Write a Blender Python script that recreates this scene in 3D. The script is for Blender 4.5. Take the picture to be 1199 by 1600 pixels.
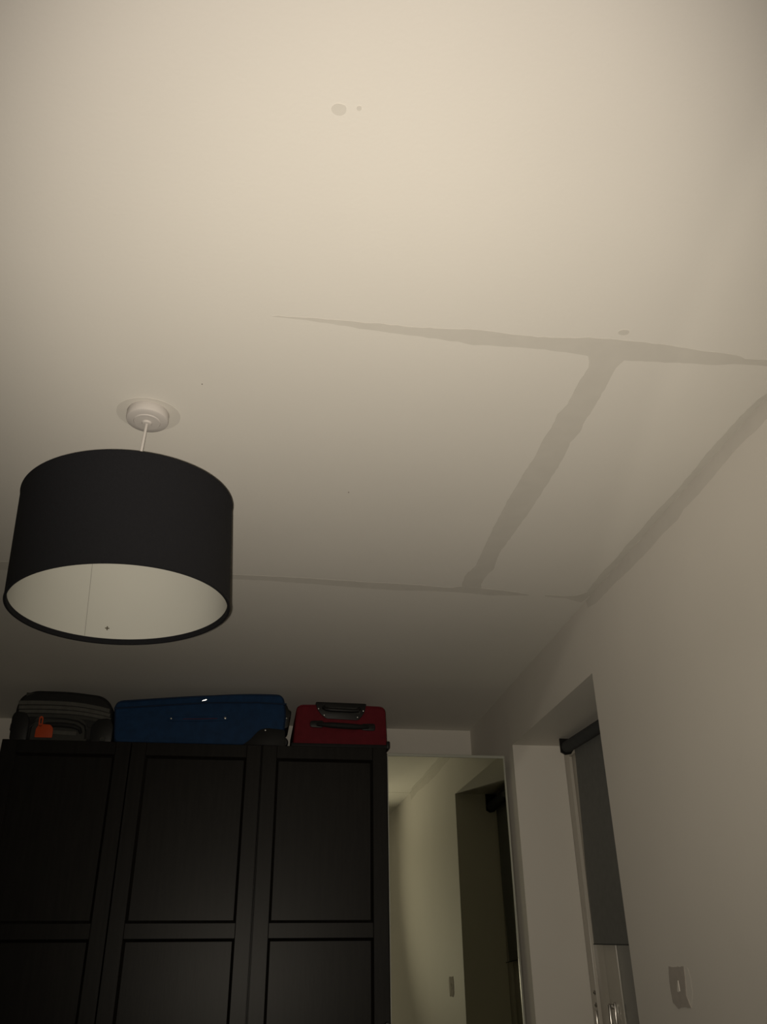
import bpy, bmesh, math, random
from mathutils import Vector, Matrix

for o in list(bpy.data.objects):
    bpy.data.objects.remove(o, do_unlink=True)
scene = bpy.context.scene
COL = scene.collection
random.seed(7)

# ------------------------------------------------------------------ camera
# metres: X to the right along the back wall, Y into the room, Z up, floor at 0
CAM_POS = Vector((0.0, 0.0, 1.513))
RIGHT = Vector((0.98918, -0.14617, -0.01235))
FWD = Vector((0.13260, 0.86331, 0.48694))
FWD.normalize()
RIGHT = (RIGHT - FWD * RIGHT.dot(FWD)).normalized()
UPV = RIGHT.cross(FWD).normalized()
cd = bpy.data.cameras.new('camera')
cam = bpy.data.objects.new('camera', cd)
COL.objects.link(cam)
m = Matrix.Identity(4)
for i in range(3):
    m[i][0], m[i][1], m[i][2], m[i][3] = RIGHT[i], UPV[i], -FWD[i], CAM_POS[i]
cam.matrix_world = m
cd.sensor_fit = 'VERTICAL'
cd.sensor_height = 36.0
cd.sensor_width = 27.0
cd.lens = 1334.0 / 1600.0 * 36.0
cd.clip_start = 0.02
scene.camera = cam

# ------------------------------------------------------------------ world: night outside
w = bpy.data.worlds.new('night')
scene.world = w
w.use_nodes = True
w.node_tree.nodes['Background'].inputs['Color'].default_value = (0.010, 0.012, 0.018, 1)
w.node_tree.nodes['Background'].inputs['Strength'].default_value = 0.3

# ------------------------------------------------------------------ light: the phone's flash beside the lens, and an added spot back on the left for its mirror bounce
def spot(name, loc, aim, power, col, radius, angle, blend):
    l = bpy.data.lights.new(name, 'SPOT')
    l.energy = power
    l.color = col
    l.shadow_soft_size = radius
    l.spot_size = math.radians(angle)
    l.spot_blend = blend
    o = bpy.data.objects.new(name, l)
    o.location = loc
    o.rotation_euler = Vector(aim).to_track_quat('-Z', 'Y').to_euler()
    COL.objects.link(o)
    return o
FLASH = CAM_POS - RIGHT * 0.014 - UPV * 0.004 + FWD * 0.01
spot('phone_flash', FLASH, FWD - UPV * 0.10, 65.0, (1.0, 0.90, 0.735), 0.004, 90, 1.0)
spot('phone_flash_upper', FLASH, FWD + UPV * 0.30, 48.0, (1.0, 0.885, 0.765), 0.004, 68, 0.75)
spot('mirror_bounce_light', (-1.0, -1.2, 1.20), (2.03, 0.4, -1.0), 35.0, (1.0, 0.89, 0.72), 0.02, 131.2, 0.008)  # added unseen spot, stands in for flash light bounced off the mirror door

vs = scene.view_settings
vs.view_transform = 'Standard'
vs.look = 'None'
vs.exposure = 0.0
vs.gamma = 1.0
vs.use_curve_mapping = False

# ------------------------------------------------------------------ materials
def mat(name, col, rough=0.6, spec=0.5, metal=0.0, noise=0.0, nscale=8.0, bump=0.0, bscale=200.0,
        stretch=None, coat=0.0, sheen=0.0, transmission=0.0):
    M = bpy.data.materials.new(name)
    M.use_nodes = True
    nt = M.node_tree
    b = nt.nodes['Principled BSDF']
    b.inputs['Base Color'].default_value = (*col, 1)
    b.inputs['Roughness'].default_value = rough
    b.inputs['Specular IOR Level'].default_value = spec
    b.inputs['Metallic'].default_value = metal
    b.inputs['Coat Weight'].default_value = coat
    b.inputs['Sheen Weight'].default_value = sheen
    b.inputs['Transmission Weight'].default_value = transmission
    tc = nt.nodes.new('ShaderNodeTexCoord')
    mp = nt.nodes.new('ShaderNodeMapping')
    nt.links.new(tc.outputs['Object'], mp.inputs['Vector'])
    if stretch:
        mp.inputs['Scale'].default_value = stretch
    if noise > 0:
        n = nt.nodes.new('ShaderNodeTexNoise')
        n.inputs['Scale'].default_value = nscale
        n.inputs['Detail'].default_value = 4
        nt.links.new(mp.outputs['Vector'], n.inputs['Vector'])
        r = nt.nodes.new('ShaderNodeValToRGB')
        r.color_ramp.elements[0].position = 0.3
        r.color_ramp.elements[1].position = 0.7
        r.color_ramp.elements[0].color = (*[c * (1 - noise) for c in col], 1)
        r.color_ramp.elements[1].color = (*[min(1, c * (1 + noise)) for c in col], 1)
        nt.links.new(n.outputs['Fac'], r.inputs['Fac'])
        nt.links.new(r.outputs['Color'], b.inputs['Base Color'])
    if bump > 0:
        n2 = nt.nodes.new('ShaderNodeTexNoise')
        n2.inputs['Scale'].default_value = bscale
        n2.inputs['Detail'].default_value = 3
        nt.links.new(mp.outputs['Vector'], n2.inputs['Vector'])
        bp = nt.nodes.new('ShaderNodeBump')
        bp.inputs['Strength'].default_value = bump
        bp.inputs['Distance'].default_value = 0.002
        nt.links.new(n2.outputs['Fac'], bp.inputs['Height'])
        nt.links.new(bp.outputs['Normal'], b.inputs['Normal'])
    return M

M = {}
M['ceiling'] = mat('ceiling_paint', (0.74, 0.72, 0.67), 0.9, 0.2, noise=0.012, nscale=3, bump=0.10, bscale=140)
M['wall'] = mat('wall_paint', (0.70, 0.67, 0.62), 0.7, 0.3, noise=0.015, nscale=4, bump=0.10, bscale=120)
M['reveal'] = M['wall']
M['filler'] = mat('joint_filler', (0.635, 0.615, 0.565), 0.95, 0.15, noise=0.02, nscale=20, bump=0.1, bscale=90)
M['filler_wall'] = mat('wall_filler', (0.615, 0.59, 0.545), 0.95, 0.15, noise=0.02, nscale=20, bump=0.1, bscale=90)
M['ring'] = mat('unpainted_ring', (0.635, 0.615, 0.57), 0.9, 0.2, noise=0.012, nscale=20)
M['speck'] = mat('nail_speck', (0.25, 0.23, 0.20), 0.8, 0.2, noise=0.05)
M['adhesive'] = mat('grey_adhesive', (0.43, 0.395, 0.36), 0.9, 0.08, noise=0.05, nscale=60)
M['smear'] = mat('filler_smear', (0.69, 0.66, 0.61), 0.9, 0.1, noise=0.02)
M['floor'] = mat('carpet', (0.045, 0.036, 0.030), 0.95, 0.1, noise=0.1, nscale=60, bump=0.4, bscale=400)
M['black_wood'] = mat('black_brown_wood', (0.0085, 0.0076, 0.0068), 0.36, 0.17, noise=0.22, nscale=9,
                      stretch=(9, 9, 0.8), bump=0.04, bscale=30)
M['black_groove'] = mat('black_brown_panel', (0.0085, 0.0076, 0.0068), 0.36, 0.17, noise=0.22, nscale=9,
                        stretch=(9, 9, 0.8), bump=0.04, bscale=30)
M['black_metal'] = mat('black_metal', (0.01, 0.01, 0.01), 0.35, 0.5, noise=0.05)
M['white_board'] = mat('white_board', (0.62, 0.60, 0.55), 0.5, 0.4, noise=0.02)
M['mirror'] = mat('mirror_glass', (0.61, 0.62, 0.49), 0.0, 0.5, metal=1.0)
M['mirror_edge'] = mat('mirror_edge', (0.42, 0.43, 0.38), 0.3, 0.5, noise=0.03)
M['shade_out'] = mat('shade_fabric', (0.0080, 0.0082, 0.0100), 0.9, 0.15, noise=0.1, nscale=300, bump=0.25, bscale=900)
M['shade_in'] = mat('shade_liner', (0.43, 0.43, 0.395), 0.6, 0.3, noise=0.01)
M['seam'] = mat('liner_seam', (0.24, 0.235, 0.22), 0.6, 0.2, noise=0.03)
M['ink'] = mat('ink', (0.08, 0.07, 0.05), 0.7, 0.2, noise=0.03)
M['white_plastic'] = mat('white_plastic', (0.53, 0.505, 0.485), 0.6, 0.2, noise=0.01)
M['upvc'] = mat('white_upvc', (0.52, 0.49, 0.44), 0.25, 0.35, noise=0.01)
M['chrome'] = mat('chrome', (0.55, 0.53, 0.50), 0.22, 0.5, metal=1.0)
M['rivet'] = mat('rivet_metal', (0.75, 0.74, 0.72), 0.28, 0.5, metal=1.0)
M['gasket'] = mat('rubber_gasket', (0.03, 0.03, 0.028), 0.6, 0.3, noise=0.05)
M['blind'] = mat('blind_fabric', (0.185, 0.187, 0.180), 0.85, 0.2, noise=0.05, nscale=40, bump=0.15, bscale=600)
M['blind_dark'] = mat('blind_roll', (0.060, 0.063, 0.066), 0.8, 0.2, noise=0.05, nscale=40, bump=0.15, bscale=600)
M['blue'] = mat('blue_nylon', (0.006, 0.030, 0.085), 0.75, 0.25, noise=0.15, nscale=40, bump=0.3, bscale=500)
M['blue_dark'] = mat('blue_piping', (0.004, 0.016, 0.045), 0.7, 0.25, noise=0.1)
M['red'] = mat('red_nylon', (0.115, 0.006, 0.012), 0.75, 0.25, noise=0.12, nscale=40, bump=0.3, bscale=500)
M['red_thread'] = mat('red_thread', (0.10, 0.02, 0.03), 0.8, 0.2, noise=0.05)
M['black_nylon'] = mat('black_nylon', (0.010, 0.010, 0.010), 0.7, 0.3, noise=0.12, nscale=50, bump=0.2, bscale=500)
M['black_plastic'] = mat('black_plastic', (0.009, 0.009, 0.009), 0.45, 0.3, noise=0.05)
M['grey_nylon'] = mat('grey_nylon', (0.075, 0.074, 0.066), 0.7, 0.25, noise=0.12, nscale=50, bump=0.2, bscale=500)
M['grey_dark'] = mat('grey_dark', (0.034, 0.034, 0.030), 0.65, 0.3, noise=0.1, nscale=50)
M['orange'] = mat('orange_leather', (0.42, 0.055, 0.012), 0.6, 0.3, noise=0.06, nscale=30)

def glass_mat():
    G = bpy.data.materials.new('window_glass')
    G.use_nodes = True
    b = G.node_tree.nodes['Principled BSDF']
    b.inputs['Base Color'].default_value = (0.9, 0.92, 0.9, 1)
    b.inputs['Roughness'].default_value = 0.02
    b.inputs['Transmission Weight'].default_value = 1.0
    b.inputs['IOR'].default_value = 1.45
    return G
M['glass'] = glass_mat()

# ------------------------------------------------------------------ helpers
def link(name, bm, material, parent=None, smooth=False):
    me = bpy.data.meshes.new(name)
    bmesh.ops.recalc_face_normals(bm, faces=bm.faces)
    if smooth:
        for f in bm.faces:
            f.smooth = True
    bm.to_mesh(me)
    bm.free()
    if smooth:
        try:
            me.set_sharp_from_angle(angle=math.radians(35))
        except Exception:
            pass
    me.materials.append(M[material])
    o = bpy.data.objects.new(name, me)
    COL.objects.link(o)
    if parent is not None:
        o.parent = parent
        o.matrix_parent_inverse = Matrix.Identity(4)
        if parent.type == 'EMPTY' or parent.parent is not None or True:
            # meshes are built in world metres; undo the parents' offset
            o.matrix_parent_inverse = world_of(parent).inverted()
    return o

def world_of(o):
    mw = o.matrix_basis.copy()
    if o.parent is not None:
        mw = world_of(o.parent) @ o.matrix_parent_inverse @ mw
    return mw

def thing(name, label, cat, loc=(0, 0, 0), group=None):
    o = bpy.data.objects.new(name, None)
    o.empty_display_size = 0.05
    COL.objects.link(o)
    o.location = loc
    o['label'] = label
    o['category'] = cat
    if group:
        o['group'] = group
    return o

def struct(name, bm, material, label=None, smooth=False):
    o = link(name, bm, material, None, smooth)
    o['kind'] = 'structure'
    if label:
        o['label'] = label
    return o

def box(bm, x0, x1, y0, y1, z0, z1, bev=0.0, seg=2):
    r = bmesh.ops.create_cube(bm, size=1.0)
    vs_ = r['verts']
    for v in vs_:
        v.co = Vector(((x0 + x1) / 2 + v.co.x * (x1 - x0), (y0 + y1) / 2 + v.co.y * (y1 - y0), (z0 + z1) / 2 + v.co.z * (z1 - z0)))
    if bev > 0:
        es = list({e for v in vs_ for e in v.link_edges})
        bmesh.ops.bevel(bm, geom=es, offset=bev, segments=seg, profile=0.5, affect='EDGES')
    return bm

def bbox(*a, **k):
    return box(bmesh.new(), *a, **k)

def prism(bm, pts3, vec, bev=0.0, seg=2):
    """polygon of 3-D points pushed along vec"""
    vec = Vector(vec)
    a = [bm.verts.new(p) for p in pts3]
    b = [bm.verts.new(Vector(p) + vec) for p in pts3]
    n = len(a)
    fs = [bm.faces.new(a), bm.faces.new(b[::-1])]
    for i in range(n):
        fs.append(bm.faces.new((a[i], b[i], b[(i + 1) % n], a[(i + 1) % n])))
    bmesh.ops.recalc_face_normals(bm, faces=fs)
    if bev > 0:
        es = [e for e in set(fs[0].edges) | set(fs[1].edges)]
        bmesh.ops.bevel(bm, geom=es, offset=bev, segments=seg, profile=0.5, affect='EDGES')
    return bm

def tube(bm, path, r, n=10, cap=True, closed=False):
    path = [Vector(p) for p in path]
    rings = []
    N = len(path)
    for i, p in enumerate(path):
        if closed:
            d = (path[(i + 1) % N] - path[i - 1]).normalized()
        else:
            d = (path[min(i + 1, N - 1)] - path[max(i - 1, 0)]).normalized()
        ref = Vector((0, 0, 1)) if abs(d.z) < 0.9 else Vector((0, 1, 0))
        u = d.cross(ref).normalized()
        v = d.cross(u).normalized()
        rr = r[i] if isinstance(r, (list, tuple)) else r
        rings.append([bm.verts.new(p + rr * (math.cos(2 * math.pi * k / n) * u + math.sin(2 * math.pi * k / n) * v)) for k in range(n)])
    for i in range(N if closed else N - 1):
        A, B = rings[i], rings[(i + 1) % N]
        for k in range(n):
            bm.faces.new((A[k], A[(k + 1) % n], B[(k + 1) % n], B[k]))
    if cap and not closed:
        bm.faces.new(rings[0][::-1])
        bm.faces.new(rings[-1])
    return bm

def lathe(bm, prof, cen, axis=(0, 0, 1), n=48, closed=False):
    """profile (radius, height) turned about axis through cen"""
    ax = Vector(axis).normalized()
    ref = Vector((1, 0, 0)) if abs(ax.x) < 0.9 else Vector((0, 1, 0))
    u = ref.cross(ax).normalized()
    v = ax.cross(u).normalized()
    cen = Vector(cen)
    rings = []
    for (r, h) in prof:
        if r < 1e-6:
            rings.append([bm.verts.new(cen + ax * h)])
        else:
            rings.append([bm.verts.new(cen + ax * h + r * (math.cos(2 * math.pi * k / n) * u + math.sin(2 * math.pi * k / n) * v)) for k in range(n)])
    L = len(rings)
    for i in range(L if closed else L - 1):
        A, B = rings[i], rings[(i + 1) % L]
        for k in range(n):
            k2 = (k + 1) % n
            if len(A) == 1 and len(B) == 1:
                continue
            if len(A) == 1:
                bm.faces.new((A[0], B[k], B[k2]))
            elif len(B) == 1:
                bm.faces.new((A[k], A[k2], B[0]))
            else:
                bm.faces.new((A[k], A[k2], B[k2], B[k]))
    return bm

def ragged(pts, step=0.012, amp=0.0012, closed=True, seed=1):
    """a hand-brushed outline: subdivided and slightly uneven"""
    rnd = random.Random(seed)
    out = []
    n = len(pts)
    for i in range(n if closed else n - 1):
        a, b = Vector(pts[i]), Vector(pts[(i + 1) % n])
        k = max(1, int((b - a).length / step))
        for j in range(k):
            p = a.lerp(b, j / k)
            out.append((p.x + rnd.uniform(-amp, amp), p.y + rnd.uniform(-amp, amp)))
    return out

# ------------------------------------------------------------------ room shell
H = 2.60
XR, XL, YB, YF = 1.0316, -3.60, 4.038, -3.20
WY0, WY1, WZ0, WZ1 = 2.457, 3.362, 0.98, 2.366   # window opening in the right wall
XO = 1.36                                         # outside face of the right wall

struct('floor', bbox(XL - .2, XO, YF - .2, YB + .2, -0.1, 0.0), 'floor')
ceiling = struct('ceiling', bbox(XL - .2, XO, YF - .2, YB + .2, H, H + 0.12), 'ceiling')
struct('wall_back', bbox(XL - .2, XO, YB, YB + .2, 0, H), 'wall')
struct('wall_left', bbox(XL - .2, XL, YF, YB, 0, H), 'wall')
struct('wall_front', bbox(XL - .2, XO, YF - .2, YF, 0, H), 'wall')
bm = bmesh.new()
box(bm, XR, XO, YF, WY0, 0, H)
box(bm, XR, XO, WY1, YB, 0, H)
box(bm, XR, XO, WY0, WY1, 0, WZ0)
box(bm, XR, XO, WY0, WY1, WZ1, H)
wall_right = struct('wall_right', bm, 'wall')
sill = bbox(XR - 0.03, 1.245, WY0, WY1, WZ0, WZ0 + 0.02, bev=0.004)
trim = struct('trim_1', sill, 'upvc', 'white window sill board')

# ------------------------------------------------------------------ unpainted filler on the ceiling and the wall
S1 = [(-0.0181, 1.2159), (0.0242, 1.2137), (0.0833, 1.2111), (0.1432, 1.2119), (0.1914, 1.2108), (0.2402, 1.2115), (0.3011, 1.2088), (0.3616, 1.2026), (0.4252, 1.2069), (0.4886, 1.2077), (0.5387, 1.2048), (0.587, 1.1965), (0.6443, 1.1945), (0.6904, 1.1959), (0.7572, 1.1985), (0.8267, 1.2047), (0.8819, 1.2072), (0.9086, 1.2116), (0.9203, 1.218), (0.9661, 1.214), (1.03, 1.2133), (1.03, 1.2322), (0.9769, 1.2329), (0.9373, 1.234), (0.9041, 1.2363), (0.873, 1.2425), (0.7932, 1.2469), (0.714, 1.2513), (0.6826, 1.2534), (0.6066, 1.2495), (0.5724, 1.2462), (0.5255, 1.2427), (0.4994, 1.2422), (0.4481, 1.2433), (0.4162, 1.2437), (0.3725, 1.2475), (0.3396, 1.2424), (0.2949, 1.239), (0.2195, 1.2342), (0.1454, 1.2295), (0.0964, 1.2235), (0.0363, 1.2191), (-0.0181, 1.2176)]
T1 = [(0.5966, 1.2332), (0.608, 1.2533), (0.6206, 1.2839), (0.6155, 1.3221), (0.6178, 1.4083), (0.6086, 1.4447), (0.6114, 1.4882), (0.6074, 1.5501), (0.6102, 1.623), (0.606, 1.6928), (0.6032, 1.838), (0.6047, 1.9788), (0.6138, 2.2123), (0.5982, 2.2863), (0.6033, 2.3518), (0.612, 2.3898), (0.6808, 2.4015), (0.6624, 2.3447), (0.6606, 2.2974), (0.6733, 2.2317), (0.6614, 2.1294), (0.6684, 2.0202), (0.6768, 1.8558), (0.6781, 1.7571), (0.6804, 1.6453), (0.6741, 1.5494), (0.6818, 1.5069), (0.6776, 1.4747), (0.6787, 1.4027), (0.6776, 1.3225), (0.6746, 1.2768), (0.6826, 1.2534), (0.679, 1.238)]
S2 = [(-1.9, 2.32), (-0.9625, 2.3364), (-0.7591, 2.3534), (-0.4381, 2.3621), (-0.1038, 2.3619), (0.1121, 2.3612), (0.3043, 2.3685), (0.4518, 2.37), (0.573, 2.3797), (0.6006, 2.3666), (0.6775, 2.3721), (0.7567, 2.3825), (0.8331, 2.401), (0.8361, 2.4109), (0.7154, 2.4227), (0.611, 2.4124), (0.5102, 2.4119), (0.4097, 2.419), (0.3407, 2.4173), (0.1621, 2.4047), (0.019, 2.3958), (-0.1041, 2.3965), (-0.4437, 2.4076), (-0.7725, 2.4114), (-0.981, 2.3975), (-1.9, 2.38)]
S3 = [(0.8847, 2.3974), (0.9552, 2.3993), (0.9903, 2.39), (1.012, 2.362), (1.0310, 2.3999), (1.0202, 2.4437), (0.962, 2.4191), (0.8894, 2.4122)]
UP = [(1.0287, 1.224), (1.0248, 1.3165), (1.0165, 1.3391), (1.0106, 1.4143), (1.0102, 1.4644), (1.0085, 1.5497), (1.0128, 1.644), (1.0129, 1.7404), (1.0077, 1.8632), (1.0093, 1.9361), (1.0073, 2.0296), (1.0105, 2.1335), (1.0047, 2.2051), (1.0073, 2.2984), (1.0109, 2.3824)]
LO = [(1.2502, 2.551), (1.3472, 2.5563), (1.3989, 2.5572), (1.4324, 2.5613), (1.4767, 2.5632), (1.5205, 2.5602), (1.5912, 2.5566), (1.6577, 2.5533), (1.7403, 2.5547), (1.7762, 2.5467), (1.876, 2.5506), (1.9741, 2.5478), (2.048, 2.55), (2.1213, 2.5522), (2.2024, 2.5582), (2.3071, 2.5576), (2.3615, 2.5592), (2.4195, 2.5726)]
PATCH = [(2.2307, 1.5501), (2.1889, 1.5487), (2.1488, 1.5492), (2.1516, 1.5268), (2.1592, 1.4889), (2.1444, 1.4638), (2.1801, 1.4654), (2.2135, 1.4627), (2.2367, 1.4738), (2.2393, 1.4979), (2.2372, 1.525)]
SMEAR = [(2.1488, 1.5492), (2.1324, 1.5462), (2.1252, 1.5239), (2.1272, 1.4955), (2.142, 1.4698), (2.1592, 1.4889), (2.1516, 1.5268)]
DROP = [(2.1883, 1.5205), (2.187, 1.5112), (2.1873, 1.498), (2.1951, 1.4953), (2.2009, 1.498), (2.1945, 1.5112)]

def ceiling_patch(name, pts, th, material='filler', label=None, seed=1, amp=0.0012):
    P = ragged(pts, seed=seed, amp=amp)
    bm = prism(bmesh.new(), [(x, y, H - th) for x, y in P], (0, 0, th + 0.0005))
    o = link(name, bm, material, ceiling)
    if label:
        o['label'] = label
    return o
def wall_patch(name, pts, th, material, label=None, seed=1, amp=0.001, step=0.012):
    P = ragged(pts, seed=seed, amp=amp, step=step)
    bm = prism(bmesh.new(), [(XR - th, y, z) for y, z in P], (th + 0.0005, 0, 0))
    o = link(name, bm, material, wall_right)
    if label:
        o['label'] = label
    return o
ceiling_patch('filler_strip', S1, 0.00025, label='long tapering grey filler strip across the ceiling', seed=2)
ceiling_patch('filler_strip', T1, 0.0002, label='grey filler strip running towards the wardrobes', seed=3)
ceiling_patch('filler_strip', S2, 0.00025, label='grey filler strip passing behind the lampshade', seed=4)
ceiling_patch('filler_strip', S3, 0.00025, label='short grey filler strip ending at the right wall', seed=5)
ceiling_patch('corner_filler', UP + [(XR, 2.392), (XR, 1.20)], 0.0003, label='grey filler along the ceiling corner', seed=6)
wall_patch('corner_filler', LO + [(2.43, H - .001), (1.22, H - .001)], 0.0003, 'filler_wall', 'grey filler band at the top of the wall', seed=7)

def dot_pts(cx, cy, rx, ry, n=16, seed=3, j=0.05):
    rnd = random.Random(seed)
    return [(cx + rx * math.cos(2 * math.pi * k / n) * rnd.uniform(1 - j, 1 + j), cy + ry * math.sin(2 * math.pi * k / n) * rnd.uniform(1 - j, 1 + j)) for k in range(n)]
ceiling_patch('filler_spot', dot_pts(0.0635, 0.7771, 0.0108, 0.0097), 0.0006, amp=0, label='round grey filler spot')
ceiling_patch('filler_spot', dot_pts(0.0915, 0.7712, 0.0036, 0.0040), 0.0006, amp=0, label='tiny grey filler spot')
ceiling_patch('filler_spot', dot_pts(0.6487, 1.1735, 0.0108, 0.0080), 0.0006, amp=0, label='grey filler spot above the long strip')
ceiling_patch('nail_speck', dot_pts(-0.1520, 1.4399, 0.0013, 0.0018), 0.0006, 'speck', amp=0)
ceiling_patch('nail_speck', dot_pts(0.1944, 1.8373, 0.0015, 0.0022), 0.0006, 'speck', amp=0)
ROSE = Vector((-0.270, 1.556, H))
ceiling_patch('filler_ring', dot_pts(ROSE.x, ROSE.y + 0.006, 0.0675, 0.060, n=48, seed=9, j=0.008), 0.0005, 'ring', amp=0, label='darker unpainted ring around the ceiling rose')

pa = wall_patch('wall_filler_patch', PATCH, 0.0016, 'adhesive', 'small grey rough-edged patch on the white wall', seed=8, amp=0.0008, step=0.008)
wall_patch('filler_smear', SMEAR, 0.0003, 'smear', seed=9, amp=0.0005)
P = [(XR - 0.0035, y, z) for y, z in DROP]
bm = prism(bmesh.new(), P, (0.0033, 0, 0), bev=0.001)
link('filler_blob', bm, 'smear', wall_right)

# ------------------------------------------------------------------ pendant lamp
pend = thing('pendant_lamp', 'black drum-shaded pendant lamp hanging from a white ceiling rose', 'pendant lamp', (ROSE.x, ROSE.y, H))
bm = lathe(bmesh.new(), [(0.0, -0.0005), (0.0430, -0.0005), (0.0442, -0.003), (0.0442, -0.0185), (0.0432, -0.0215), (0.0410, -0.0228),
                         (0.0285, -0.0240), (0.0270, -0.0258), (0.0110, -0.0268), (0.0090, -0.0305), (0.0, -0.0310)], ROSE, n=56)
rose = link('ceiling_rose', bm, 'white_plastic', pend, smooth=True)
# drum: axis leans a little (it hangs slightly crooked)
R_, HT = 0.2035, 0.2255
TOP = Vector((-0.279, 1.549, 1.513 + 0.788 * 1.087))
AX = Vector((0.052, 0.010, -1.0)).normalized()      # downwards
UPX = -AX
BOT = TOP + AX * HT
th = 0.0022
bm = lathe(bmesh.new(), [(R_, 0.003), (R_ + .001, 0.001), (R_ - .001, -0.0005), (R_ - 0.004, 0.0005), (R_ - 0.0045, 0.011),
                         (R_ - th, 0.0115), (R_ - th, HT - 0.0105), (R_ - 0.0045, HT - 0.010), (R_ - 0.004, HT - .0005), (R_ - .001, HT + .0005), (R_ + .001, HT - 0.001), (R_, HT - 0.003)],
           BOT, axis=UPX, n=128, closed=True)
shade = link('lamp_shade', bm, 'shade_out', pend, smooth=True)
bm = lathe(bmesh.new(), [(R_ - th - 0.0003, 0.010), (R_ - th - 0.0008, 0.010), (R_ - th - 0.0008, HT - 0.0105), (R_ - th - 0.0003, HT - 0.0105)], BOT, axis=UPX, n=128, closed=True)
liner = link('liner', bm, 'shade_in', shade, smooth=True)
liner['label'] = 'white inner lining of the shade'
# frame vectors of the drum
U1 = Vector((1, 0, 0)); U1 = (U1 - UPX * U1.dot(UPX)).normalized(); V1 = UPX.cross(U1).normalized()
def on_drum(ang, h, r):
    return BOT + UPX * h + r * (math.cos(ang) * U1 + math.sin(ang) * V1)
# the seam of the lining and its small printed cross, on the far side of the drum
SA = math.radians(117.5)
bm = bmesh.new()
ri = R_ - th - 0.0012
for i in range(1):
    a0, a1 = SA - 0.0022, SA + 0.0022
    q = [on_drum(a0, 0.012, ri), on_drum(a1, 0.012, ri), on_drum(a1, HT - 0.012, ri), on_drum(a0, HT - 0.012, ri)]
    prism(bm, q, (on_drum(SA, 0, ri + 0.0006) - on_drum(SA, 0, ri)))
link('liner_seam', bm, 'seam', shade)
SX = math.radians(105.0)
bm = bmesh.new()
for (da, dh, wa, wh) in ((0, 0, 0.0026, 0.0085), (0, 0, 0.0085, 0.0024)):
    c0 = 0.034
    ww = 0.0036
    aw = wa / ri / 2
    q = [on_drum(SX - aw, c0 - wh / 2, ri), on_drum(SX + aw, c0 - wh / 2, ri), on_drum(SX + aw, c0 + wh / 2, ri), on_drum(SX - aw, c0 + wh / 2, ri)]
    prism(bm, q, (on_drum(SX, 0, ri + 0.0006) - on_drum(SX, 0, ri)))
link('printed_cross', bm, 'ink', shade)
# flex, holder, spider ring and unlit bulb
FIT = BOT + UPX * (HT - 0.016)
bm = tube(bmesh.new(), [ROSE + Vector((0, 0, -0.030)), ROSE.lerp(FIT, 0.5) + Vector((0.001, 0, 0)), FIT], 0.0032, n=12)
link('flex', bm, 'white_plastic', pend, smooth=True)
bm = lathe(bmesh.new(), [(0, 0.012), (0.008, 0.012), (0.012, 0.004), (0.019, 0), (0.019, -0.045), (0.0, -0.045)], FIT, axis=UPX, n=28)
link('lamp_holder', bm, 'white_plastic', pend, smooth=True)
bm = bmesh.new()
for k in range(3):
    a = k * 2 * math.pi / 3 + 0.4
    tube(bm, [FIT + 0.019 * (math.cos(a) * U1 + math.sin(a) * V1) - UPX * 0.005, on_drum(a, HT - 0.02, R_ - 0.004)], 0.0016, n=8)
tube(bm, [FIT - UPX * 0.005 + 0.021 * (math.cos(2 * math.pi * k / 24) * U1 + math.sin(2 * math.pi * k / 24) * V1) for k in range(24)], 0.002, n=8, closed=True)
link('shade_carrier', bm, 'white_plastic', pend, smooth=True)
bm = lathe(bmesh.new(), [(0, -0.040), (0.013, -0.040), (0.014, -0.050), (0.021, -0.058), (0.0225, -0.066), (0.0190, -0.075), (0.010, -0.080), (0, -0.081)], FIT, axis=UPX, n=28)
link('bulb', bm, 'white_plastic', pend, smooth=True)

# ------------------------------------------------------------------ wardrobes
YD = 3.424            # front of the doors
ZT = 2.360

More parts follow.
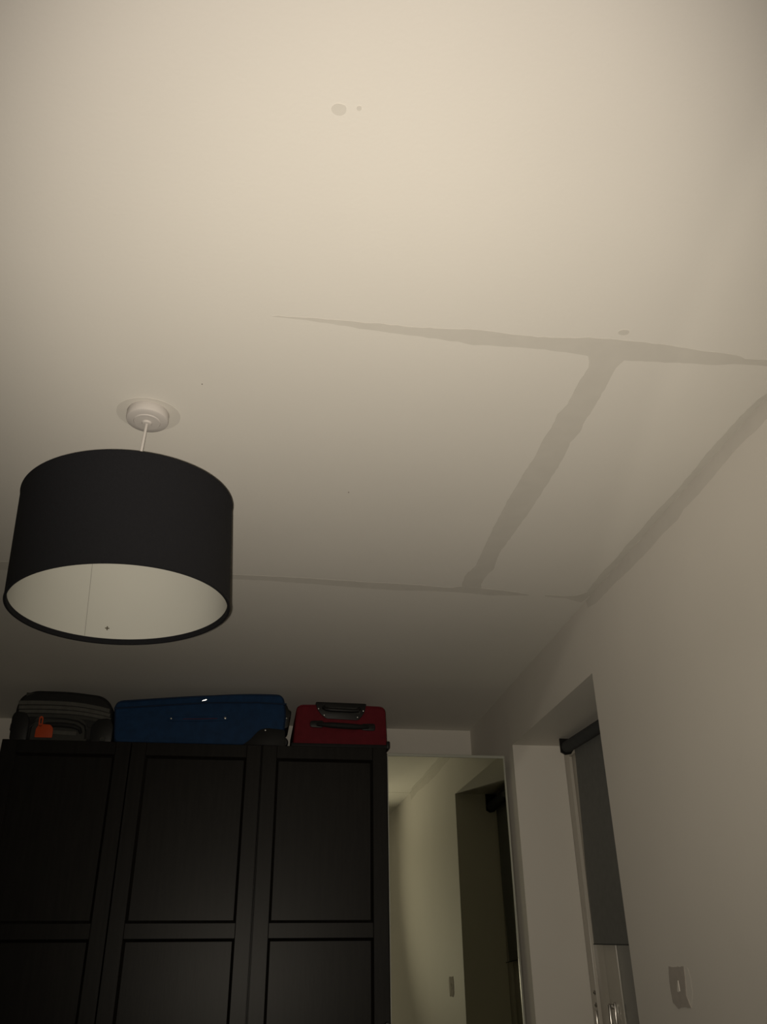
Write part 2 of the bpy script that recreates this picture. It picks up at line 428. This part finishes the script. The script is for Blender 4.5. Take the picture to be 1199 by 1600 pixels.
def panel_door(parent, x0, x1, knob_x=None):
    z0, z1 = 0.03, ZT - 0.004
    sw = 0.056
    rz0, rz1 = 1.672, 1.723
    bt, tp = 0.10, 0.050
    y0, y1 = YD, YD + 0.021
    bm = bmesh.new()
    b = 0.0015
    box(bm, x0, x0 + sw, y0, y1, z0, z1, bev=b, seg=1)
    box(bm, x1 - sw, x1, y0, y1, z0, z1, bev=b, seg=1)
    for (a, c) in ((z0, z0 + bt), (rz0, rz1), (z1 - tp, z1)):
        box(bm, x0 + sw - .0002, x1 - sw + .0002, y0 + .0006, y1, a, c, bev=b, seg=1)
    d = link('door', bm, 'black_wood', parent)
    for (a, c) in ((z0 + bt, rz0), (rz1, z1 - tp)):
        # flat recessed panel inside a sloped moulding
        bm = bmesh.new()
        g = 0.0085
        X0, X1, Z0, Z1 = x0 + sw + .0004, x1 - sw - .0004, a + .0004, c - .0004
        outer = [(X0, Z0), (X1, Z0), (X1, Z1), (X0, Z1)]
        inner = [(X0 + g, Z0 + g), (X1 - g, Z0 + g), (X1 - g, Z1 - g), (X0 + g, Z1 - g)]
        yo, yi, yb = y0 + 0.0022, y0 + 0.0115, y0 + 0.018
        rows = [[bm.verts.new((x, yb, z)) for x, z in outer], [bm.verts.new((x, yo, z)) for x, z in outer], [bm.verts.new((x, yi, z)) for x, z in inner]]
        for A, B in zip(rows[:-1], rows[1:]):
            for k in range(4):
                bm.faces.new((A[k], A[(k + 1) % 4], B[(k + 1) % 4], B[k]))
        bm.faces.new(rows[0]); bm.faces.new(rows[-1][::-1])
        link('door_panel', bm, 'black_groove', d)
    if knob_x is not None:
        bm = lathe(bmesh.new(), [(0, 0.0), (0.006, 0.0), (0.005, 0.012), (0.011, 0.018), (0.013, 0.024), (0.010, 0.029), (0, 0.030)],
                   (knob_x, YD, 1.398), axis=(0, -1, 0), n=24)
        link('knob', bm, 'black_metal', d, smooth=True)
    return d

def carcass(parent, x0, x1, material, zt, y0, y1=4.022):
    t = 0.018
    bm = bmesh.new()
    box(bm, x0, x0 + t, y0, y1, 0.0, zt)
    box(bm, x1 - t, x1, y0, y1, 0.0, zt)
    box(bm, x0 + t, x1 - t, y0, y1, zt - t, zt)
    box(bm, x0 + t, x1 - t, y0, y1, 0.03, 0.03 + t)
    box(bm, x0 + t, x1 - t, y1 - 0.006, y1, 0.03 + t, zt - t)
    return link('carcass', bm, material, parent)

XA, XB, XC_, XD = -0.950, -0.472, 0.029, 0.5245
w1 = thing('wardrobe', 'wide black-brown wardrobe with two panelled doors, under the grey and blue suitcases', 'wardrobe', ((XA + XC_) / 2, 3.72, 0))
carcass(w1, XA, XC_ - .001, 'black_wood', ZT, YD + 0.0225)
panel_door(w1, XA, XB - .0015)
panel_door(w1, XB + .0015, XC_ - .003)
w2 = thing('wardrobe', 'narrow black-brown wardrobe with one panelled door, under the red suitcase', 'wardrobe', ((XC_ + XD) / 2, 3.72, 0))
carcass(w2, XC_ + .001, XD, 'black_wood', ZT, YD + 0.0225)
panel_door(w2, XC_ + .003, XD, knob_x=XD - 0.012)

MX0, MX1, MZ = 0.5275, 1.0125, 2.336
w3 = thing('mirror_wardrobe', 'narrow wardrobe with a full-length mirror door beside the window wall', 'wardrobe', ((MX0 + MX1) / 2, 3.72, 0))
carcass(w3, MX0, MX1, 'white_board', MZ - 0.002, YD + 0.033)
def hang(bm):
    # the mirror door hangs very slightly out of true
    for v in bm.verts:
        v.co.y += 0.0037 * (v.co.x - MX0) - 0.0034 * (v.co.z - MZ)
    return bm
md = link('mirror_door', hang(bbox(MX0, MX1, YD + 0.004, YD + 0.021, 0.03, MZ)), 'mirror_edge', w3)
e = 0.0065
bm = bmesh.new()
box(bm, MX0, MX1, YD - 0.003, YD + 0.004, MZ - 0.011, MZ, bev=0.001, seg=1)
box(bm, MX0, MX1, YD - 0.003, YD + 0.004, 0.03, 0.04, bev=0.001, seg=1)
box(bm, MX0, MX0 + 0.003, YD - 0.003, YD + 0.004, 0.04, MZ - 0.011)
box(bm, MX1 - e, MX1, YD - 0.003, YD + 0.004, 0.04, MZ - 0.011, bev=0.001, seg=1)
link('mirror_frame', hang(bm), 'mirror_edge', md)
bm = bmesh.new()
q = [(MX0 + .003, YD + .0005, 0.04), (MX1 - e, YD + .0005, 0.04), (MX1 - e, YD + .0005, MZ - .011), (MX0 + .003, YD + .0005, MZ - .011)]
prism(bm, q, (0, 0.003, 0))
link('mirror_pane', hang(bm), 'mirror', md)

# ------------------------------------------------------------------ window
XW = 1.243            # room side of the window frame
win = bpy.data.objects.new('window_1', None)
COL.objects.link(win)
win.location = (XW + .03, (WY0 + WY1) / 2, WZ0)
win['kind'] = 'structure'
win['label'] = 'white framed window in the deep right wall recess'
def frame_ring(y0, y1, z0, z1, wd, x0, x1, bev=0.003):
    bm = bmesh.new()
    box(bm, x0, x1, y0, y0 + wd, z0, z1, bev=bev)
    box(bm, x0, x1, y1 - wd, y1, z0, z1, bev=bev)
    box(bm, x0 + .0004, x1, y0 + wd - .002, y1 - wd + .002, z0, z0 + wd, bev=bev)
    box(bm, x0 + .0004, x1, y0 + wd - .002, y1 - wd + .002, z1 - wd, z1, bev=bev)
    return bm
link('window_frame', frame_ring(WY0, WY1, WZ0 + .02, WZ1, 0.055, XW, XW + 0.07), 'upvc', win, smooth=True)
link('casement', frame_ring(WY0 + .052, WY1 - .052, WZ0 + .072, WZ1 - .052, 0.105, XW + 0.012, XW + 0.066), 'upvc', win, smooth=True)
sash = link('sash', frame_ring(WY0 + .150, WY1 - .160, WZ0 + .170, WZ1 - .150, 0.115, XW + 0.004, XW + 0.060, bev=0.004), 'upvc', win, smooth=True)
link('gasket', frame_ring(WY0 + .146, WY1 - .156, WZ0 + .166, WZ1 - .146, 0.006, XW + 0.0105, XW + 0.02, bev=0.0), 'gasket', win)
link('pane', bbox(XW + 0.008, XW + 0.012, WY0 + .262, WY1 - .272, WZ0 + .282, WZ1 - .262), 'glass', win)
# handle on the sash stile
hy, hz = 3.155, 1.452
bm = bmesh.new()
box(bm, XW - 0.004, XW + 0.005, hy - 0.011, hy + 0.011, hz - 0.075, hz + 0.010, bev=0.003, seg=3)
box(bm, XW - 0.020, XW - 0.003, hy - 0.007, hy + 0.007, hz - 0.010, hz + 0.006, bev=0.004, seg=3)
box(bm, XW - 0.022, XW - 0.012, hy - 0.007, hy + 0.007, hz - 0.110, hz + 0.006, bev=0.004, seg=3)
link('window_handle', bm, 'chrome', win, smooth=True)
for (zz) in (1.490, 1.452):
    bm = lathe(bmesh.new(), [(0, 0), (0.008, 0), (0.0075, 0.005), (0.004, 0.008), (0, 0.009)], (XW, 3.318, zz), axis=(-1, 0, 0), n=20)
    link('latch_stud', bm, 'chrome', win, smooth=True)
bm = bbox(XW - 0.008, XW, 3.310, 3.326, 1.36, 1.436, bev=0.003)
link('latch_plate', bm, 'chrome', win, smooth=True)

# roller blind, hung a little askew
bl = thing('roller_blind', 'dark grey roller blind pulled partway down in the window recess', 'roller blind', (1.215, 2.86, 2.335))
t = math.radians(2.0)
def blp(y, dz):       # a point along the roller
    return (1.213, y, 2.331 + dz + math.tan(t) * (y - 3.23))
bm = tube(bmesh.new(), [blp(2.475, 0), blp(3.235, 0)], 0.0225, n=28)
link('roller', bm, 'blind_dark', bl, smooth=True)
for (ya, yb_) in ((3.236, 3.243), (2.466, 2.474)):
    zc = 2.331
    pts = [(1.187, ya, zc - 0.020), (1.205, ya, zc - 0.030), (1.228, ya, zc - 0.026), (1.243, ya, zc - 0.005), (1.243, ya, 2.364), (1.187, ya, 2.364)]
    if ya < 3:
        pts = [(x, y, z - (0.026 if z < 2.36 else 0)) for x, y, z in pts]
    link('bracket', prism(bmesh.new(), pts, (0, yb_ - ya, 0)), 'black_plastic', bl)
# fabric: skewed sheet hanging from the window side of the roller
bm = bmesh.new()
sk = math.radians(3.4)
NY, NZ = 10, 24
grid = []
for i in range(NZ + 1):
    row = []
    for j in range(NY + 1):
        v_ = j / NY
        yy = 3.207 - v_ * 0.722
        ztop = 2.331 + math.tan(t) * (yy - 3.23)
        zbot = 1.640 - (3.25 - yy) * math.tan(sk) * 0.8
        z_ = ztop + (zbot - ztop) * i / NZ
        ys = yy + (2.331 - z_) * math.tan(sk) * 0.95
        ys = max(ys, 2.470)
        wv = 0.0014 * math.sin(z_ * 17 + 1.3) * (1 if j in (0,) else 0.3)
        row.append(bm.verts.new((1.232 + 0.0015 * math.sin(z_ * 9), ys + wv, z_)))
    grid.append(row)
fs = []
for i in range(NZ):
    for j in range(NY):
        fs.append(bm.faces.new((grid[i][j], grid[i][j + 1], grid[i + 1][j + 1], grid[i + 1][j])))
r = bmesh.ops.extrude_face_region(bm, geom=fs)
for v in [g for g in r['geom'] if isinstance(g, bmesh.types.BMVert)]:
    v.co.x += 0.0008
link('blind_fabric', bm, 'blind', bl, smooth=True)
bm = bmesh.new()
a_, b_ = ((1.2325, 3.247, 1.640), (1.2325, 2.475, 1.640 - 0.775 * math.tan(sk) * 0.8))
tube(bm, [a_, b_], 0.0018, n=10)
link('bottom_bar', bm, 'blind_dark', bl, smooth=True)

# ------------------------------------------------------------------ suitcases on the wardrobes
def rivet(parent, x, y, z, r=0.0032):
    bm = lathe(bmesh.new(), [(0, -0.001), (r * 1.25, -0.001), (r * 1.2, 0.0008), (r * .8, 0.002), (0, 0.0026)], (x, y, z), axis=(0, -1, 0), n=14)
    return link('rivet', bm, 'rivet', parent, smooth=True)

def rounded_poly(pts, rad, n=5):
    """round the corners of a 2-D polygon"""
    out = []
    N = len(pts)
    for i in range(N):
        p0, p1, p2 = Vector(pts[i - 1]), Vector(pts[i]), Vector(pts[(i + 1) % N])
        r = rad[i] if isinstance(rad, (list, tuple)) else rad
        d0, d1 = (p0 - p1), (p2 - p1)
        r = min(r, d0.length * .49, d1.length * .49)
        a, b = p1 + d0.normalized() * r, p1 + d1.normalized() * r
        for k in range(n + 1):
            s = k / n
            out.append(tuple((1 - s) ** 2 * a + 2 * s * (1 - s) * p1 + s * s * b))
    return out

# --- blue suitcase
YC0 = 3.462
bs = thing('suitcase', 'large blue soft suitcase with black corner guard, between grey and red cases', 'suitcase', (-0.22, 3.70, ZT), group='suitcases on top of the wardrobes')
prof = rounded_poly([(-0.548, ZT + .002), (-0.566, 2.525), (-0.30, 2.553), (-0.14, 2.570), (0.0, 2.574), (0.104, 2.573), (0.120, 2.500), (0.112, ZT + .002)],
                    [0.02, 0.03, 0.05, 0.05, 0.05, 0.022, 0.03, 0.015])
bm = prism(bmesh.new(), [(x, YC0, z) for x, z in prof], (0, 0.43, 0), bev=0.012, seg=3)
body = link('body', bm, 'blue', bs, smooth=True)
# piping round the front edge and the zip under the lid
def inset(poly, d):
    c = Vector((sum(p[0] for p in poly) / len(poly), sum(p[1] for p in poly) / len(poly)))
    return [tuple(Vector(p) + (c - Vector(p)).normalized() * d) for p in poly]
bm = tube(bmesh.new(), [(x, YC0 + 0.004, z) for x, z in inset(prof, 0.006)], 0.0035, n=8, closed=True)
link('piping', bm, 'blue_dark', body, smooth=True)
zl = [(-0.562, 2.496), (-0.40, 2.512), (-0.20, 2.530), (0.0, 2.537), (0.118, 2.534)]
bm = tube(bmesh.new(), [(x, YC0 - 0.001, z) for x, z in zl], 0.0035, n=8)
link('zip', bm, 'blue_dark', body, smooth=True)
bm = prism(bmesh.new(), [(x, YC0 - .009 - 0.297 * (z - 2.538) + 0.06 * (x + 0.213), z) for x, z in ((-0.223, 2.5345), (-0.219, 2.5372), (-0.206, 2.5415), (-0.203, 2.5400), (-0.209, 2.5375))], (0, 0.003, 0))
link('zip_pull', bm, 'rivet', bs)
# side carry handle: padded strap fixed by two studs
bm = bmesh.new()
hp = [(-0.350, 2.4605), (-0.32, 2.461), (-0.23, 2.463), (-0.14, 2.468), (-0.112, 2.469)]
pts = [(x, YC0 - 0.004, z - 0.010) for x, z in hp] + [(x, YC0 - 0.004, z + 0.010) for x, z in hp[::-1]]
prism(bm, pts, (0, 0.006, 0), bev=0.002, seg=2)
sh = link('side_handle', bm, 'blue', bs, smooth=True)
bm = tube(bmesh.new(), [(-0.29, YC0 - .005, 2.4605), (-0.23, YC0 - .005, 2.4625), (-0.155, YC0 - .005, 2.4660)], 0.0011, n=6)
link('stitching', bm, 'red_thread', sh)
rivet(bs, -0.337, YC0 - 0.004, 2.4612)
rivet(bs, -0.125, YC0 - 0.004, 2.4690, 0.0042)
# black corner guard with wheel at the lower right, second wheel housing on the end
cg = rounded_poly([(-0.052, ZT + .001), (-0.020, 2.386), (0.012, 2.424), (0.040, 2.434), (0.117, 2.428), (0.121, ZT + .001)], [0.002, 0.01, 0.012, 0.02, 0.01, 0.004])
bm = prism(bmesh.new(), [(x, YC0 - 0.006, z) for x, z in cg], (0, 0.09, 0), bev=0.003, seg=2)
guard = link('corner_guard', bm, 'black_plastic', bs, smooth=True)
guard['label'] = 'black plastic corner guard'
rivet(bs, 0.038, YC0 - 0.006, 2.4235)
hh = rounded_poly([(0.108, 2.545), (0.122, 2.530), (0.127, 2.516), (0.139, 2.508), (0.138, 2.490), (0.134, 2.484), (0.133, 2.452), (0.128, 2.442), (0.108, 2.434)], 0.004, n=3)
bm = prism(bmesh.new(), [(x, YC0 + 0.010, z) for x, z in hh], (0, 0.16, 0), bev=0.003, seg=2)
link('wheel_housing', bm, 'black_plastic', bs, smooth=True)
rivet(bs, 0.121, YC0 + 0.010, 2.479, 0.0028)
bm = lathe(bmesh.new(), [(0, -0.011), (0.018, -0.011), (0.021, -0.007), (0.021, 0.007), (0.018, 0.011), (0, 0.011)], (0.110, YC0 + 0.022, ZT + 0.0215), axis=(0, 1, 0), n=28)
link('wheel', bm, 'black_plastic', bs, smooth=True)

# --- red suitcase
YR0 = 3.456
rs = thing('suitcase', 'red soft suitcase with black top handles, nearest the mirror', 'suitcase', (0.34, 3.70, ZT), group='suitcases on top of the wardrobes')
prof = rounded_poly([(0.150, ZT + .002), (0.160, 2.532), (0.345, 2.542), (0.529, 2.534), (0.5345, ZT + .002)], [0.012, 0.022, 0.08, 0.022, 0.012])
bm = prism(bmesh.new(), [(x, YR0, z) for x, z in prof], (0, 0.50, 0), bev=0.012, seg=3)
rb = link('body', bm, 'red', rs, smooth=True)
bm = tube(bmesh.new(), [(x, YR0 + 0.004, z) for x, z in inset(prof, 0.006)], 0.003, n=8, closed=True)
link('piping', bm, 'red', rb, smooth=True)
# black base rail
bm = bbox(0.143, 0.541, YR0 - 0.003, YR0 + 0.06, ZT, ZT + 0.017, bev=0.004)
link('base_rail', bm, 'black_nylon', rs, smooth=True)
bm = bbox(0.529, 0.5435, YR0 - 0.004, YR0 + 0.05, ZT + 0.001, ZT + 0.032, bev=0.005)
link('foot', bm, 'black_plastic', rs, smooth=True)
# telescopic handle housing (trapezium) with its grip
tz = rounded_poly([(0.236, 2.5455), (0.448, 2.5435), (0.440, 2.508), (0.426, 2.486), (0.412, 2.4735), (0.283, 2.4770), (0.262, 2.492), (0.245, 2.513)], 0.008, n=3)
bm = prism(bmesh.new(), [(x, YR0 - 0.005, z) for x, z in tz], (0, 0.03, 0), bev=0.002, seg=2)
hs = link('handle_housing', bm, 'black_plastic', rs, smooth=True)
bm = bbox(0.266, 0.422, YR0 - 0.0058, YR0 - 0.0045, 2.4985, 2.5245, bev=0.0004, seg=1)
link('recess', bm, 'gasket', hs)
gp = [(0.270, YR0 - 0.004, 2.523), (0.278, YR0 - 0.014, 2.514), (0.30, YR0 - 0.016, 2.510), (0.345, YR0 - 0.017, 2.509), (0.39, YR0 - 0.016, 2.508), (0.411, YR0 - 0.014, 2.511), (0.418, YR0 - 0.004, 2.520)]
bm = tube(bmesh.new(), gp, 0.0085, n=12)
link('telescopic_grip', bm, 'black_plastic', hs, smooth=True)
for (x, z) in ((0.2495, 2.5165), (0.434, 2.5125), (0.2735, 2.4905), (0.410, 2.4855)):
    rivet(hs, x, YR0 - 0.005, z, 0.0030)
# carry handle below
hp = [(0.245, YR0 - 0.006, 2.452), (0.268, YR0 - 0.016, 2.449), (0.30, YR0 - 0.022, 2.4455), (0.35, YR0 - 0.024, 2.443), (0.40, YR0 - 0.022, 2.4415), (0.432, YR0 - 0.016, 2.443), (0.455, YR0 - 0.006, 2.446)]
bm = tube(bmesh.new(), hp, [0.007, 0.009, 0.0115, 0.012, 0.0115, 0.009, 0.007], n=14)
ch = link('carry_handle', bm, 'black_nylon', rs, smooth=True)
for (x0, x1, zc) in ((0.216, 0.272, 2.4535), (0.425, 0.484, 2.4465)):
    pts = rounded_poly([(x0, zc - .013), (x1, zc - .015), (x1, zc + .015), (x0, zc + .013)], 0.011, n=4)
    bm = prism(bmesh.new(), [(x, YR0 - 0.006, z) for x, z in pts], (0, 0.008, 0), bev=0.002, seg=2)
    link('handle_mount', bm, 'black_plastic', ch, smooth=True)
rivet(ch, 0.2565, YR0 - 0.0065, 2.4535, 0.0032)
rivet(ch, 0.4425, YR0 - 0.0065, 2.4480, 0.0032)

# --- grey suitcase
YG0 = 3.462
gs = thing('suitcase', 'grey and black suitcase with an orange luggage tag, at the wardrobe\'s left end', 'suitcase', (-0.745, 3.70, ZT), group='suitcases on top of the wardrobes')
prof = rounded_poly([(-0.918, ZT + .002), (-0.938, 2.470), (-0.928, 2.535), (-0.880, 2.562), (-0.740, 2.562), (-0.610, 2.548), (-0.568, 2.505), (-0.560, ZT + .002)],
                    [0.02, 0.04, 0.03, 0.03, 0.05, 0.04, 0.04, 0.02])
bm = prism(bmesh.new(), [(x, YG0, z) for x, z in prof], (0, 0.46, 0), bev=0.016, seg=3)
gb = link('body', bm, 'black_nylon', gs, smooth=True)
# grey ribbed bands, bowed like the lid
def band(z0, z1, xa, xb, sag, y, dy, name, material, parent):
    n = 14
    lo_, hi_ = [], []
    for k in range(n + 1):
        s = k / n
        x = xa + (xb - xa) * s
        drop = sag * (2 * s - 1) ** 2 * (1 if s > .5 else 0.35)
        hi_.append((x, y, z1 - drop - 0.010 * s))
        lo_.append((x, y, z0 - drop - 0.010 * s))
    bm = prism(bmesh.new(), lo_ + hi_[::-1], (0, dy, 0), bev=0.0015, seg=1)
    return link(name, bm, material, parent, smooth=True)
zb = [(2.507, 2.523, 'grey_nylon'), (2.490, 2.5045, 'grey_nylon'), (2.474, 2.4875, 'grey_nylon'), (2.4585, 2.4715, 'grey_dark')]
for i, (z0, z1, mm) in enumerate(zb):
    band(z0, z1, -0.927 + 0.003 * i, -0.578 + 0.004 * i, 0.020, YG0 - 0.003 + 0.0006 * i, 0.01, 'ribbed_band', mm, gb)
band(2.536, 2.552, -0.905, -0.792, 0.004, YG0 + 0.001, 0.01, 'lid_patch', 'grey_dark', gb)
# lower grey panel with an arched welt and the carry handle
lp = rounded_poly([(-0.862, ZT + .003), (-0.862, 2.432), (-0.840, 2.466), (-0.690, 2.460), (-0.655, 2.430), (-0.650, ZT + .003)], [0.002, 0.03, 0.02, 0.03, 0.03, 0.002])
bm = prism(bmesh.new(), [(x, YG0 - 0.0015, z) for x, z in lp], (0, 0.01, 0), bev=0.002, seg=1)
fp = link('front_panel', bm, 'grey_dark', gb, smooth=True)
arch = [(-0.868, YG0 - .003, 2.372), (-0.866, YG0 - .003, 2.410), (-0.850, YG0 - .003, 2.436), (-0.815, YG0 - .003, 2.450), (-0.74, YG0 - .003, 2.448), (-0.69, YG0 - .003, 2.440), (-0.664, YG0 - .003, 2.424), (-0.656, YG0 - .003, 2.400), (-0.655, YG0 - .003, 2.372)]
bm = tube(bmesh.new(), arch, 0.0032, n=8)
link('welt', bm, 'black_plastic', gb, smooth=True)
hd = [(-0.835, YG0 - .002, 2.398), (-0.825, YG0 - .014, 2.412), (-0.800, YG0 - .018, 2.420), (-0.745, YG0 - .020, 2.420), (-0.700, YG0 - .018, 2.416), (-0.680, YG0 - .014, 2.408), (-0.674, YG0 - .002, 2.394)]
bm = tube(bmesh.new(), hd, [0.006, 0.008, 0.0095, 0.010, 0.0095, 0.008, 0.006], n=12)
link('carry_handle', bm, 'black_nylon', gs, smooth=True)
bm = prism(bmesh.new(), [(x, YG0 - 0.0045, z) for x, z in rounded_poly([(-0.80, 2.388), (-0.80, 2.404), (-0.690, 2.400), (-0.690, 2.384)], 0.006, n=3)], (0, 0.004, 0), bev=0.001, seg=1)
link('handle_pad', bm, 'grey_nylon', gb, smooth=True)
# black corner guards
for pts in ([(-0.936, ZT + .001), (-0.941, 2.455), (-0.930, 2.474), (-0.890, 2.470), (-0.874, 2.440), (-0.872, ZT + .001)],
            [(-0.636, ZT + .001), (-0.640, 2.420), (-0.618, 2.452), (-0.572, 2.456), (-0.555, 2.425), (-0.554, ZT + .001)]):
    bm = prism(bmesh.new(), [(x, YG0 - 0.004, z) for x, z in rounded_poly(pts, 0.012, n=4)], (0, 0.08, 0), bev=0.003, seg=2)
    link('corner_guard', bm, 'black_plastic', gs, smooth=True)
bm = bbox(-0.9515, -0.930, YG0 + 0.03, YG0 + 0.06, 2.405, 2.438, bev=0.007, seg=3)
link('side_foot', bm, 'grey_dark', gs, smooth=True)
bm = bmesh.new()
tk = [(-0.600, 2.364), (-0.580, 2.364), (-0.578, 2.378), (-0.590, 2.382), (-0.600, 2.376)]
prism(bm, [(x, YG0 - .008, z) for x, z in tk], (0, 0.006, 0), bev=0.001, seg=1)
link('foot', bm, 'grey_dark', gs, smooth=True)

# --- luggage tag hanging from the grey case's handle (a thing of its own)
tg = thing('luggage_tag', 'orange luggage tag hanging on the grey suitcase', 'luggage tag', (-0.8020, YG0 - 0.03, ZT + 0.006))
yt = YG0 - 0.0335
pl = rounded_poly([(-0.8370, ZT + .0065), (-0.8370, 2.400), (-0.8260, 2.4185), (-0.7850, 2.4165), (-0.7735, 2.402), (-0.7720, ZT + .0065)], [0.004, 0.006, 0.008, 0.008, 0.006, 0.004], n=4)
bm = prism(bmesh.new(), [(x, yt, z) for x, z in pl], (0, 0.004, 0), bev=0.0012, seg=2)
plate = link('tag_plate', bm, 'orange', tg, smooth=True)
bm = bmesh.new()
pts = [(-0.8300, 2.414), (-0.8310, 2.442), (-0.8260, 2.448), (-0.8190, 2.447), (-0.8150, 2.440), (-0.8140, 2.414)]
hole = [(-0.8255, 2.419), (-0.8260, 2.438), (-0.8235, 2.4415), (-0.8215, 2.4410), (-0.8200, 2.437), (-0.8195, 2.419)]
A = [bm.verts.new((x, yt - .002, z)) for x, z in pts]
B = [bm.verts.new((x, yt - .002, z)) for x, z in hole]
fs = [bm.faces.new((A[i], A[(i + 1) % 6], B[(i + 1) % 6], B[i])) for i in range(6)]
r = bmesh.ops.extrude_face_region(bm, geom=fs)
for v in [g for g in r['geom'] if isinstance(g, bmesh.types.BMVert)]:
    v.co.y += 0.003
link('tag_strap', bm, 'orange', tg)
bm = lathe(bmesh.new(), [(0.0028, -.0005), (0.0045, -.0005), (0.0045, 0.001), (0.0028, 0.001)], (-0.8220, yt - .0005, 2.4125), axis=(0, -1, 0), n=16, closed=True)
link('eyelet', bm, 'black_plastic', plate)
